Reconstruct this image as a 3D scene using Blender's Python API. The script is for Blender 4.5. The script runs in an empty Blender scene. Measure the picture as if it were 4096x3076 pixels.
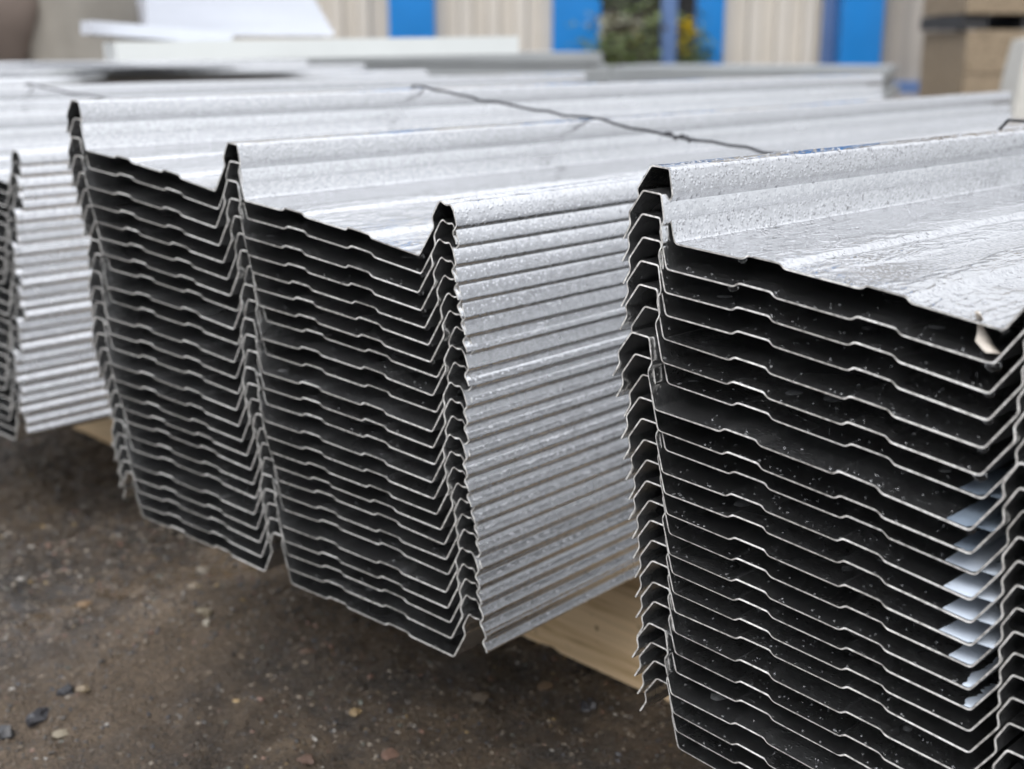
import bpy, bmesh, math, random
import numpy as np
from mathutils import Vector, Matrix

# ---------------------------------------------------------------- camera, sky, sun, exposure
scene = bpy.context.scene
EYE = 0.45                                   # camera height above the yard
F_PX, PITCH, YAW = 4920.4, 0.2674, 0.7352    # measured on the 4096 px wide photograph
cam_data = bpy.data.cameras.new('camera')
cam_data.sensor_width = 36.0
cam_data.lens = F_PX / 4096 * 36.0
cam_data.clip_start = 0.02
cam_data.clip_end = 500.0
cam_data.dof.use_dof = True
cam_data.dof.focus_distance = 0.575
cam_data.dof.aperture_fstop = 7.6
camera = bpy.data.objects.new('camera', cam_data)
camera.location = (0, 0, EYE)
camera.rotation_euler = (math.pi / 2 - PITCH, 0, YAW)
scene.collection.objects.link(camera)
scene.camera = camera

SUN_EL, SUN_AZ = math.radians(52), math.radians(150)   # azimuth clockwise from +Y
world = bpy.data.worlds.new('World')
scene.world = world
world.use_nodes = True
wn, wl = world.node_tree.nodes, world.node_tree.links
wn.clear()
w_out = wn.new('ShaderNodeOutputWorld')
w_bg = wn.new('ShaderNodeBackground')
w_sky = wn.new('ShaderNodeTexSky')
w_sky.sky_type = 'NISHITA'
w_sky.sun_disc = False
w_sky.sun_elevation = SUN_EL
w_sky.sun_rotation = SUN_AZ
w_sky.air_density = 1.0
w_sky.dust_density = 6.0
w_hsv = wn.new('ShaderNodeHueSaturation')     # overcast: the blue is nearly gone
w_hsv.inputs['Saturation'].default_value = 0.15
w_mix = wn.new('ShaderNodeMixRGB')            # an even layer of cloud over the clear sky
w_mix.inputs['Fac'].default_value = 0.75
w_tc = wn.new('ShaderNodeTexCoord')
w_sep = wn.new('ShaderNodeSeparateXYZ')
w_grad = wn.new('ShaderNodeValToRGB')         # standard overcast sky: the zenith about three times the horizon
w_grad.color_ramp.elements[0].position = 0.0
w_grad.color_ramp.elements[0].color = (0.32, 0.325, 0.33, 1)
w_grad.color_ramp.elements[1].position = 1.0
w_grad.color_ramp.elements[1].color = (1.0, 1.0, 1.015, 1)
w_lum = wn.new('ShaderNodeMixRGB')
w_lum.blend_type = 'MULTIPLY'
w_lum.inputs['Fac'].default_value = 1.0
w_lum.inputs['Color2'].default_value = (15.1, 15.5, 16.4, 1)
wl.new(w_tc.outputs['Generated'], w_sep.inputs['Vector'])
wl.new(w_sep.outputs['Z'], w_grad.inputs['Fac'])
wl.new(w_grad.outputs['Color'], w_lum.inputs['Color1'])
wl.new(w_lum.outputs['Color'], w_mix.inputs['Color2'])
wl.new(w_sky.outputs['Color'], w_hsv.inputs['Color'])
wl.new(w_hsv.outputs['Color'], w_mix.inputs['Color1'])
wl.new(w_mix.outputs['Color'], w_bg.inputs['Color'])
w_bg.inputs['Strength'].default_value = 0.10
wl.new(w_bg.outputs['Background'], w_out.inputs['Surface'])

sun_data = bpy.data.lights.new('sun', 'SUN')
sun_data.energy = 0.9
sun_data.angle = math.radians(35)
sun_data.color = (1.0, 0.97, 0.93)
sun = bpy.data.objects.new('sun', sun_data)
sun_dir = Vector((math.sin(SUN_AZ) * math.cos(SUN_EL), math.cos(SUN_AZ) * math.cos(SUN_EL), math.sin(SUN_EL)))
sun.rotation_euler = sun_dir.to_track_quat('Z', 'Y').to_euler()
sun.location = (0, 0, 6)
scene.collection.objects.link(sun)

vs = scene.view_settings
vs.view_transform = 'Standard'
vs.look = 'None'
vs.exposure = 0.82
vs.gamma = 1.0
vs.use_curve_mapping = False
scene.cycles.use_denoising = True
scene.cycles.use_adaptive_sampling = True
scene.cycles.adaptive_threshold = 0.02
scene.cycles.max_bounces = 6
scene.cycles.diffuse_bounces = 2
scene.cycles.glossy_bounces = 4
scene.cycles.transmission_bounces = 3
scene.cycles.caustics_reflective = False
scene.cycles.caustics_refractive = False
scene.cycles.sample_clamp_indirect = 6.0

rng = random.Random(11)
nrg = np.random.default_rng(5)
COL = scene.collection

# ---------------------------------------------------------------- helpers
def tag(o, label=None, cat=None, group=None, kind=None):
    if label: o['label'] = label
    if cat: o['category'] = cat
    if group: o['group'] = group
    if kind: o['kind'] = kind
    return o

def mesh_obj(name, verts, faces, mats, parent=None, smooth=None, mat_idx=None):
    me = bpy.data.meshes.new(name)
    me.from_pydata([tuple(map(float, v)) for v in verts], [], faces)
    if not isinstance(mats, (list, tuple)): mats = [mats]
    for m in mats: me.materials.append(m)
    if mat_idx is not None: me.polygons.foreach_set('material_index', mat_idx)
    if smooth is not None:
        me.polygons.foreach_set('use_smooth', [True] * len(me.polygons))
        me.set_sharp_from_angle(angle=math.radians(smooth))
    me.update()
    o = bpy.data.objects.new(name, me)
    COL.objects.link(o)
    if parent: o.parent = parent
    return o

def empty(name, loc=(0, 0, 0), rz=0.0):
    o = bpy.data.objects.new(name, None)
    o.location = loc; o.rotation_euler = (0, 0, rz)
    o.empty_display_size = 0.05
    COL.objects.link(o)
    return o

def bm_obj(name, bm, mats, parent=None, smooth=None):
    me = bpy.data.meshes.new(name)
    bmesh.ops.recalc_face_normals(bm, faces=bm.faces)
    bm.to_mesh(me); bm.free()
    if not isinstance(mats, (list, tuple)): mats = [mats]
    for m in mats: me.materials.append(m)
    if smooth is not None:
        me.polygons.foreach_set('use_smooth', [True] * len(me.polygons))
        me.set_sharp_from_angle(angle=math.radians(smooth))
    o = bpy.data.objects.new(name, me)
    COL.objects.link(o)
    if parent: o.parent = parent
    return o

def box_bm(bm, c, s, rot=None, bevel=0.0):
    r = bmesh.ops.create_cube(bm, size=1.0)
    vs_ = r['verts']
    M = Matrix.Translation(Vector(c)) @ (rot.to_4x4() if rot else Matrix.Identity(4)) @ Matrix.Diagonal((s[0], s[1], s[2], 1))
    bmesh.ops.transform(bm, matrix=M, verts=vs_)
    if bevel > 0:
        es = list({e for v in vs_ for e in v.link_edges})
        bmesh.ops.bevel(bm, geom=es, offset=bevel, segments=2, affect='EDGES', profile=0.6)

def tube(path, radii, seg=8):
    """verts, faces of a tube along a list of points"""
    V, F = [], []
    n = len(path)
    prev = None
    for i, p in enumerate(path):
        p = Vector(p)
        a = Vector(path[max(i - 1, 0)]); b = Vector(path[min(i + 1, n - 1)])
        d = (b - a).normalized()
        x = d.cross(Vector((0, 0, 1)))
        if x.length < 1e-4: x = Vector((1, 0, 0))
        if prev is not None:
            x = prev - d * prev.dot(d)
        x.normalize(); prev = x
        y = d.cross(x)
        r = radii[i] if hasattr(radii, '__len__') else radii
        for k in range(seg):
            t = 2 * math.pi * k / seg
            V.append(p + (x * math.cos(t) + y * math.sin(t)) * r)
    for i in range(n - 1):
        for k in range(seg):
            k2 = (k + 1) % seg
            F.append((i * seg + k, i * seg + k2, (i + 1) * seg + k2, (i + 1) * seg + k))
    F.append(tuple(range(seg))[::-1]); F.append(tuple((n - 1) * seg + k for k in range(seg)))
    return V, F

# value noise on numpy arrays
_tab = nrg.random((256, 256))
def vnoise(x, y):
    xi = np.floor(x).astype(int); yi = np.floor(y).astype(int)
    fx = x - xi; fy = y - yi
    fx = fx * fx * (3 - 2 * fx); fy = fy * fy * (3 - 2 * fy)
    g = lambda a, b: _tab[a % 256, b % 256]
    return (g(xi, yi) * (1 - fx) + g(xi + 1, yi) * fx) * (1 - fy) + (g(xi, yi + 1) * (1 - fx) + g(xi + 1, yi + 1) * fx) * fy
def fbm(x, y, o=4):
    s = 0; a = 0.5
    for _ in range(o):
        s = s + a * vnoise(x, y); x = x * 2.03 + 17.1; y = y * 2.03 + 5.7; a *= 0.5
    return s

# camera-ray helper: the point at a pixel of the photograph and a distance along the view axis
_fw = Vector((-math.sin(YAW), math.cos(YAW), 0)); _rt = Vector((math.cos(YAW), math.sin(YAW), 0))
_fwd = _fw * math.cos(PITCH) + Vector((0, 0, -math.sin(PITCH))); _up = _rt.cross(_fwd)
def ray(px, py): return _rt * ((px - 2048) / F_PX) + _up * ((1538 - py) / F_PX) + _fwd
def on_ground(px, py, z=0.0):
    d = ray(px, py); return Vector((0, 0, EYE)) + d * ((z - EYE) / d.z)
def at(px, py, dist):
    """dist = horizontal distance ahead of the camera"""
    d = ray(px, py); t = dist / (d.x * _fw.x + d.y * _fw.y); return Vector((0, 0, EYE)) + d * t

# ---------------------------------------------------------------- materials
def new_mat(name):
    m = bpy.data.materials.new(name); m.use_nodes = True
    nt = m.node_tree; b = nt.nodes['Principled BSDF']
    return m, nt, b
def N(nt, t, **kw):
    n = nt.nodes.new(t)
    for k, v in kw.items():
        if k in n.inputs: n.inputs[k].default_value = v
        else: setattr(n, k, v)
    return n
def ramp(nt, fac, stops):
    r = nt.nodes.new('ShaderNodeValToRGB')
    while len(r.color_ramp.elements) < len(stops): r.color_ramp.elements.new(0.5)
    for e, (p, c) in zip(r.color_ramp.elements, stops):
        e.position = p; e.color = (c[0], c[1], c[2], 1)
    nt.links.new(fac, r.inputs['Fac']); return r
def coords(nt, rnd=True):
    tc = N(nt, 'ShaderNodeTexCoord')
    if not rnd: return tc.outputs['Object']
    oi = N(nt, 'ShaderNodeObjectInfo')
    mul = N(nt, 'ShaderNodeVectorMath', operation='MULTIPLY_ADD')
    cmb = N(nt, 'ShaderNodeCombineXYZ')
    for k in 'XYZ': nt.links.new(oi.outputs['Random'], cmb.inputs[k])
    nt.links.new(cmb.outputs[0], mul.inputs[0]); mul.inputs[1].default_value = (3.1, 7.7, 5.3)
    nt.links.new(tc.outputs['Object'], mul.inputs[2])
    return mul.outputs[0]

def simple_mat(name, col, rough=0.6, metal=0.0, var=0.15, scale=20, bump=0.0, bscale=60, spec=0.5):
    m, nt, b = new_mat(name)
    co = coords(nt)
    n = N(nt, 'ShaderNodeTexNoise', Scale=scale, Detail=5, Roughness=0.6)
    nt.links.new(co, n.inputs['Vector'])
    lo = [c * (1 - var) for c in col]; hi = [min(1, c * (1 + var)) for c in col]
    r = ramp(nt, n.outputs['Fac'], [(0.3, lo), (0.7, hi)])
    nt.links.new(r.outputs['Color'], b.inputs['Base Color'])
    b.inputs['Roughness'].default_value = rough; b.inputs['Metallic'].default_value = metal
    b.inputs['Specular IOR Level'].default_value = spec
    if bump:
        n2 = N(nt, 'ShaderNodeTexNoise', Scale=bscale, Detail=4)
        nt.links.new(co, n2.inputs['Vector'])
        bp = N(nt, 'ShaderNodeBump', Strength=bump, Distance=0.01)
        nt.links.new(n2.outputs['Fac'], bp.inputs['Height']); nt.links.new(bp.outputs['Normal'], b.inputs['Normal'])
    return m

def steel_mat(name, wet=0.0):
    m, nt, b = new_mat(name)
    co = coords(nt)
    sm = N(nt, 'ShaderNodeTexNoise', Scale=7.0, Detail=3)                # broad hand marks and dulling
    nt.links.new(co, sm.inputs['Vector'])
    # rain: small beads standing on the zinc, and the fine zinc spangle
    vd = N(nt, 'ShaderNodeTexVoronoi', Scale=470.0, Randomness=1.0); nt.links.new(co, vd.inputs['Vector'])
    vsep = N(nt, 'ShaderNodeSeparateColor'); nt.links.new(vd.outputs['Color'], vsep.inputs[0])
    top_dim = 1.0 - 0.17 * wet  # base colour darkened to tone down skylight on the wet top sheets
    c = ramp(nt, vsep.outputs[0], [(0.0, (.68 * top_dim, .685 * top_dim, .69 * top_dim)), (1.0, (.82 * top_dim, .825 * top_dim, .83 * top_dim))])
    mx = N(nt, 'ShaderNodeMixRGB', blend_type='MULTIPLY'); mx.inputs['Fac'].default_value = 0.3
    r2 = ramp(nt, sm.outputs['Fac'], [(0.3, (.80, .80, .79)), (0.7, (1, 1, 1))])
    nt.links.new(c.outputs['Color'], mx.inputs['Color1']); nt.links.new(r2.outputs['Color'], mx.inputs['Color2'])
    nt.links.new(mx.outputs['Color'], b.inputs['Base Color'])
    b.inputs['Metallic'].default_value = 1.0
    rr = N(nt, 'ShaderNodeMapRange'); rr.inputs['To Min'].default_value = 0.205 - 0.045 * wet; rr.inputs['To Max'].default_value = 0.32 - 0.07 * wet
    nt.links.new(sm.outputs['Fac'], rr.inputs['Value']); nt.links.new(rr.outputs[0], b.inputs['Roughness'])
    dome = N(nt, 'ShaderNodeMapRange'); dome.inputs['From Min'].default_value = 0.44; dome.inputs['From Max'].default_value = 0.04
    nt.links.new(vd.outputs['Distance'], dome.inputs['Value'])
    gate = N(nt, 'ShaderNodeMath', operation='GREATER_THAN'); gate.inputs[1].default_value = 0.38 - 0.2 * wet
    nt.links.new(vsep.outputs[1], gate.inputs[0])
    drop = N(nt, 'ShaderNodeMath', operation='MULTIPLY'); nt.links.new(dome.outputs[0], drop.inputs[0]); nt.links.new(gate.outputs[0], drop.inputs[1])
    film = N(nt, 'ShaderNodeTexNoise', Scale=300.0, Detail=1); nt.links.new(co, film.inputs['Vector'])
    h = N(nt, 'ShaderNodeMath', operation='MULTIPLY_ADD'); h.inputs[1].default_value = 0.5
    nt.links.new(film.outputs['Fac'], h.inputs[0]); nt.links.new(drop.outputs[0], h.inputs[2])
    bp = N(nt, 'ShaderNodeBump', Strength=0.55 + 0.2 * wet, Distance=0.0004)
    if wet:   # where the water has run together the beads drown in a smooth, rippled film
        mp = N(nt, 'ShaderNodeMapping'); mp.inputs['Scale'].default_value = (34, 7.0, 34)
        nt.links.new(co, mp.inputs['Vector'])
        pn = N(nt, 'ShaderNodeTexNoise', Scale=1.0, Detail=3, Roughness=0.6, Distortion=0.6); nt.links.new(mp.outputs[0], pn.inputs['Vector'])
        pm = N(nt, 'ShaderNodeMapRange'); pm.inputs['From Min'].default_value = 0.46; pm.inputs['From Max'].default_value = 0.54
        pm.inputs['To Min'].default_value = 0.95; pm.inputs['To Max'].default_value = 0.28
        nt.links.new(pn.outputs['Fac'], pm.inputs['Value'])
        geo = N(nt, 'ShaderNodeNewGeometry'); gs = N(nt, 'ShaderNodeSeparateXYZ'); nt.links.new(geo.outputs['True Normal'], gs.inputs[0])
        flat = N(nt, 'ShaderNodeMath', operation='GREATER_THAN'); flat.inputs[1].default_value = 0.9; nt.links.new(gs.outputs['Z'], flat.inputs[0])
        sel = N(nt, 'ShaderNodeMix'); nt.links.new(flat.outputs[0], sel.inputs['Factor']); sel.inputs['A'].default_value = 0.6
        nt.links.new(pm.outputs[0], sel.inputs['B'])
        rp = N(nt, 'ShaderNodeMapping'); rp.inputs['Scale'].default_value = (150, 55, 150); nt.links.new(co, rp.inputs['Vector'])
        rn = N(nt, 'ShaderNodeTexNoise', Scale=1.0, Detail=2, Roughness=0.45, Distortion=1.2); nt.links.new(rp.outputs[0], rn.inputs['Vector'])
        rk = N(nt, 'ShaderNodeMath', operation='MULTIPLY'); rk.inputs[1].default_value = 5.5; nt.links.new(rn.outputs['Fac'], rk.inputs[0])
        pf = N(nt, 'ShaderNodeMapRange'); pf.inputs['From Min'].default_value = 0.44; pf.inputs['From Max'].default_value = 0.53; nt.links.new(pn.outputs['Fac'], pf.inputs['Value'])
        ff = N(nt, 'ShaderNodeMath', operation='MULTIPLY'); nt.links.new(pf.outputs[0], ff.inputs[0]); nt.links.new(flat.outputs[0], ff.inputs[1])
        hm = N(nt, 'ShaderNodeMix'); nt.links.new(ff.outputs[0], hm.inputs['Factor']); nt.links.new(h.outputs[0], hm.inputs['A']); nt.links.new(rk.outputs[0], hm.inputs['B'])
        h = hm
        bp.inputs['Strength'].default_value = 0.62
        rm = N(nt, 'ShaderNodeMath', operation='MULTIPLY'); nt.links.new(rr.outputs[0], rm.inputs[0])
        rs = N(nt, 'ShaderNodeMapRange'); rs.inputs['From Min'].default_value = 0.25; rs.inputs['To Min'].default_value = 0.6; nt.links.new(sel.outputs['Result'], rs.inputs['Value'])
        nt.links.new(rs.outputs[0], rm.inputs[1]); nt.links.new(rm.outputs[0], b.inputs['Roughness'])
    nt.links.new(h.outputs['Result'] if wet else h.outputs[0], bp.inputs['Height']); nt.links.new(bp.outputs['Normal'], b.inputs['Normal'])
    return m

STEEL = steel_mat('galvanised_steel')
STEEL_WET = steel_mat('galvanised_steel_wet', 1.0)
def edge_mat():
    m, nt, b = new_mat('cut_steel_edge')
    co = coords(nt)
    n = N(nt, 'ShaderNodeTexNoise', Scale=420, Detail=3); nt.links.new(co, n.inputs['Vector'])
    r = ramp(nt, n.outputs['Fac'], [(0.28, (.30, .29, .275)), (0.45, (.58, .57, .545)), (0.60, (.76, .75, .72)), (0.74, (.92, .92, .90))])
    nt.links.new(r.outputs['Color'], b.inputs['Base Color'])
    b.inputs['Metallic'].default_value = 0.35; b.inputs['Roughness'].default_value = 0.5
    return m
EDGE = edge_mat()

def wood_mat(name, a, bcol, along=0):
    m, nt, b = new_mat(name)
    co = coords(nt)
    mp = N(nt, 'ShaderNodeMapping'); sc = [55, 55, 55]; sc[along] = 2.5
    mp.inputs['Scale'].default_value = sc
    nt.links.new(co, mp.inputs['Vector'])
    n = N(nt, 'ShaderNodeTexNoise', Scale=1.6, Detail=6, Roughness=0.62, Distortion=0.8); nt.links.new(mp.outputs[0], n.inputs['Vector'])
    r = ramp(nt, n.outputs['Fac'], [(0.34, [x * .7 for x in bcol]), (0.43, bcol), (0.52, a), (0.72, [min(1, x * 1.18) for x in a])])
    sp = N(nt, 'ShaderNodeTexNoise', Scale=130, Detail=3); nt.links.new(co, sp.inputs['Vector'])
    r2 = ramp(nt, sp.outputs['Fac'], [(0.24, (.25, .2, .15)), (0.34, (1, 1, 1))])
    mx = N(nt, 'ShaderNodeMixRGB', blend_type='MULTIPLY'); mx.inputs['Fac'].default_value = 0.8
    nt.links.new(r.outputs['Color'], mx.inputs['Color1']); nt.links.new(r2.outputs['Color'], mx.inputs['Color2'])
    nt.links.new(mx.outputs['Color'], b.inputs['Base Color'])
    b.inputs['Roughness'].default_value = 0.65
    bp = N(nt, 'ShaderNodeBump', Strength=0.25, Distance=0.002)
    nt.links.new(n.outputs['Fac'], bp.inputs['Height']); nt.links.new(bp.outputs['Normal'], b.inputs['Normal'])
    return m
PINE = wood_mat('pale_pine', (.68, .50, .30), (.56, .39, .21))

def ground_mat():
    m, nt, b = new_mat('wet_asphalt_and_dirt')
    co = coords(nt, False)
    big = N(nt, 'ShaderNodeTexNoise', Scale=5.5, Detail=6, Roughness=0.6, Distortion=0.4); nt.links.new(co, big.inputs['Vector'])
    mid = N(nt, 'ShaderNodeTexNoise', Scale=34, Detail=6, Roughness=0.65); nt.links.new(co, mid.inputs['Vector'])
    fine = N(nt, 'ShaderNodeTexNoise', Scale=420, Detail=4, Roughness=0.7); nt.links.new(co, fine.inputs['Vector'])
    add = N(nt, 'ShaderNodeMath', operation='MULTIPLY_ADD'); add.inputs[1].default_value = 0.45
    nt.links.new(mid.outputs['Fac'], add.inputs[0]); nt.links.new(big.outputs['Fac'], add.inputs[2])
    base = ramp(nt, add.outputs[0], [(0.48, (.020, .0195, .0195)), (0.60, (.040, .034, .029)), (0.72, (.078, .058, .040)), (0.88, (.14, .104, .068))])
    # aggregate chips, each with its own colour
    vo = N(nt, 'ShaderNodeTexVoronoi', Scale=250.0); nt.links.new(co, vo.inputs['Vector'])
    vs_ = N(nt, 'ShaderNodeSeparateColor'); nt.links.new(vo.outputs['Color'], vs_.inputs[0])
    chip = ramp(nt, vs_.outputs[0], [(0.0, (.035, .033, .032)), (0.35, (.06, .053, .046)), (0.62, (.13, .108, .085)), (0.80, (.17, .10, .075)), (0.90, (.30, .27, .235)), (1.0, (.22, .17, .10))])
    g = N(nt, 'ShaderNodeMapRange'); g.inputs['From Min'].default_value = 0.35; g.inputs['From Max'].default_value = 0.25
    nt.links.new(vo.outputs['Distance'], g.inputs['Value'])
    g2 = N(nt, 'ShaderNodeMapRange'); g2.inputs['From Min'].default_value = 0.34; g2.inputs['From Max'].default_value = 0.52
    nt.links.new(mid.outputs['Fac'], g2.inputs['Value'])
    gm = N(nt, 'ShaderNodeMath', operation='MULTIPLY'); nt.links.new(g.outputs[0], gm.inputs[0]); nt.links.new(g2.outputs[0], gm.inputs[1])
    gm2 = N(nt, 'ShaderNodeMath', operation='MULTIPLY'); gm2.inputs[1].default_value = 0.75; nt.links.new(gm.outputs[0], gm2.inputs[0])
    mx = N(nt, 'ShaderNodeMixRGB'); nt.links.new(gm2.outputs[0], mx.inputs['Fac'])
    nt.links.new(base.outputs['Color'], mx.inputs['Color1']); nt.links.new(chip.outputs['Color'], mx.inputs['Color2'])
    mf = N(nt, 'ShaderNodeMixRGB', blend_type='MULTIPLY'); mf.inputs['Fac'].default_value = 0.7
    fr = ramp(nt, fine.outputs['Fac'], [(0.34, (.35, .35, .35)), (0.66, (1.5, 1.42, 1.3))])
    nt.links.new(mx.outputs['Color'], mf.inputs['Color1']); nt.links.new(fr.outputs['Color'], mf.inputs['Color2'])
    da = N(nt, 'ShaderNodeAttribute', attribute_name='dirt'); fa = N(nt, 'ShaderNodeAttribute', attribute_name='film')
    md = N(nt, 'ShaderNodeMixRGB'); nt.links.new(da.outputs['Fac'], md.inputs['Fac']); nt.links.new(mf.outputs['Color'], md.inputs['Color1'])
    dc = ramp(nt, fine.outputs['Fac'], [(0.34, (.050, .036, .024)), (0.66, (.185, .135, .09))]); nt.links.new(dc.outputs['Color'], md.inputs['Color2'])
    nt.links.new(md.outputs['Color'], b.inputs['Base Color'])
    rr = ramp(nt, add.outputs[0], [(0.5, (.12, .12, .12)), (0.60, (.26, .26, .26)), (0.80, (.52, .52, .52))])
    rmx = N(nt, 'ShaderNodeMixRGB'); nt.links.new(fa.outputs['Fac'], rmx.inputs['Fac']); nt.links.new(rr.outputs['Color'], rmx.inputs['Color1']); rmx.inputs['Color2'].default_value = (.12, .12, .12, 1)
    rm2 = N(nt, 'ShaderNodeMixRGB'); nt.links.new(da.outputs['Fac'], rm2.inputs['Fac']); nt.links.new(rmx.outputs['Color'], rm2.inputs['Color1']); rm2.inputs['Color2'].default_value = (.75, .75, .75, 1)
    nt.links.new(rm2.outputs['Color'], b.inputs['Roughness'])
    hs = N(nt, 'ShaderNodeMath', operation='MULTIPLY_ADD'); hs.inputs[1].default_value = 0.8
    nt.links.new(fine.outputs['Fac'], hs.inputs[0]); nt.links.new(gm.outputs[0], hs.inputs[2])
    bp = N(nt, 'ShaderNodeBump', Strength=1.0, Distance=0.006)
    bs = N(nt, 'ShaderNodeMapRange'); bs.inputs['To Min'].default_value = 1.0; bs.inputs['To Max'].default_value = 0.25
    nt.links.new(fa.outputs['Fac'], bs.inputs['Value']); nt.links.new(bs.outputs[0], bp.inputs['Strength'])
    nt.links.new(hs.outputs[0], bp.inputs['Height']); nt.links.new(bp.outputs['Normal'], b.inputs['Normal'])
    return m
GROUND = ground_mat()

def water_mat(name, col=(1, 1, 1), rough=0.02, trans=1.0):
    m, nt, b = new_mat(name)
    co = coords(nt)
    n = N(nt, 'ShaderNodeTexNoise', Scale=60, Detail=2); nt.links.new(co, n.inputs['Vector'])
    bp = N(nt, 'ShaderNodeBump', Strength=0.05, Distance=0.001)
    nt.links.new(n.outputs['Fac'], bp.inputs['Height']); nt.links.new(bp.outputs['Normal'], b.inputs['Normal'])
    b.inputs['Base Color'].default_value = (*col, 1)
    b.inputs['Transmission Weight'].default_value = trans
    b.inputs['IOR'].default_value = 1.333
    b.inputs['Roughness'].default_value = rough
    return m
WATER = water_mat('rain_water')
BEAD = water_mat('rain_beads', (.95, .96, .98), 0.04, 0.84)  # slightly milky body puts bright caustic glints into the drops' colour
def milk_mat(name, col, w):
    m, nt, b = new_mat(name)
    co = coords(nt)
    n = N(nt, 'ShaderNodeTexNoise', Scale=45, Detail=4); nt.links.new(co, n.inputs['Vector'])
    r = ramp(nt, n.outputs['Fac'], [(0.3, [c * 0.9 for c in col]), (0.7, col)])
    nt.links.new(r.outputs['Color'], b.inputs['Base Color'])
    b.inputs['Roughness'].default_value = 0.12
    b.inputs['Transmission Weight'].default_value = w
    b.inputs['IOR'].default_value = 1.33
    return m
MILK = milk_mat('milky_water', (.72, .81, .93), 0.0)
CLOUDY = milk_mat('cloudy_water', (.34, .42, .52), 0.45)
WIRE = simple_mat('dark_tie_wire', (.045, .045, .05), 0.45, 0.6, 0.3, 200)

# ---------------------------------------------------------------- the yard
def axis(lo, hi, step, far):
    mid = list(np.arange(lo, hi + 1e-6, step))
    out = []; s = step; v = hi
    while v < far: s *= 1.28; v += s; out.append(min(v, far))
    inn = []; s = step; v = lo
    while v > -far: s *= 1.28; v -= s; inn.append(max(v, -far))
    return np.array(inn[::-1] + mid + out)
gx = axis(-1.75, 0.15, 0.0045, 90.0); gy = axis(-0.05, 1.15, 0.0045, 90.0)
XX, YY = np.meshgrid(gx, gy, indexing='ij')
def ground_height(X, Y):
    n1 = fbm(X * 6 + 40, Y * 6 + 40, 3) - 0.44
    n2 = fbm(X * 45 + 9, Y * 45 + 3, 4) - 0.46
    n3 = fbm(X * 190 + 31, Y * 190 + 77, 2) - 0.36
    near = np.clip(1.6 - 0.55 * np.sqrt((X + 0.8) ** 2 + (Y - 0.5) ** 2), 0.0, 1.0)
    # a shallow worn seam where the surfacing has broken
    seam = np.abs(Y - (0.32 - 0.25 * (X + 0.85)) + 0.035 * (fbm(X * 14 + 3, Y * 14, 3) - 0.45) * 4)
    s = -0.005 * np.exp(-(seam / 0.018) ** 2)
    return near * (0.015 * n1 + 0.013 * n2 + 0.0060 * n3 + s)
ZZ = ground_height(XX, YY)
nx, ny = XX.shape
gv = np.stack([XX.ravel(), YY.ravel(), ZZ.ravel()], 1)
ii, jj = np.meshgrid(np.arange(nx - 1), np.arange(ny - 1), indexing='ij')
a = (ii * ny + jj).ravel()
gf = np.stack([a, a + ny, a + ny + 1, a + 1], 1)
gme = bpy.data.meshes.new('ground')
gme.vertices.add(len(gv)); gme.vertices.foreach_set('co', gv.ravel())
gme.loops.add(gf.size); gme.loops.foreach_set('vertex_index', gf.ravel())
gme.polygons.add(len(gf)); gme.polygons.foreach_set('loop_start', np.arange(0, gf.size, 4))
gme.polygons.foreach_set('use_smooth', np.ones(len(gf), bool))
gme.update(calc_edges=True); gme.validate()
gme.materials.append(GROUND)
def seam_dist(X, Y, pts):
    best = np.full(X.shape, 9.0)
    for (x0, y0), (x1, y1) in zip(pts[:-1], pts[1:]):
        dx, dy = x1 - x0, y1 - y0
        t = np.clip(((X - x0) * dx + (Y - y0) * dy) / (dx * dx + dy * dy), 0, 1)
        best = np.minimum(best, np.hypot(X - x0 - t * dx, Y - y0 - t * dy))
    return best
_seam = [tuple(on_ground(*q)[:2]) for q in ((2300, 2420), (1500, 2470), (1000, 2440), (720, 2580), (470, 2700), (330, 2830), (200, 3000), (150, 3200))]
_film = [tuple(on_ground(*q)[:2]) for q in ((900, 2270), (620, 2380), (330, 2470), (60, 2540), (-300, 2640))]
_n = fbm(XX * 22 + 5, YY * 22 + 2, 4)
dirt = np.clip(np.exp(-(seam_dist(XX, YY, _seam) / 0.055) ** 2) * 1.7 * (_n * 2.2 - 0.35), 0, 1)
film = np.clip(np.exp(-(seam_dist(XX, YY, _film) / 0.05) ** 2) * 1.8 * (fbm(XX * 15 + 50, YY * 15 + 9, 3) * 2.2 - 0.3), 0, 1)
for nm_, arr in (('dirt', dirt), ('film', film)):
    at_ = gme.attributes.new(nm_, 'FLOAT', 'POINT'); at_.data.foreach_set('value', arr.ravel().astype(np.float32))
ground = bpy.data.objects.new('ground', gme); COL.objects.link(ground)
tag(ground, 'dark wet asphalt yard with brown dirt', kind='structure')

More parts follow.
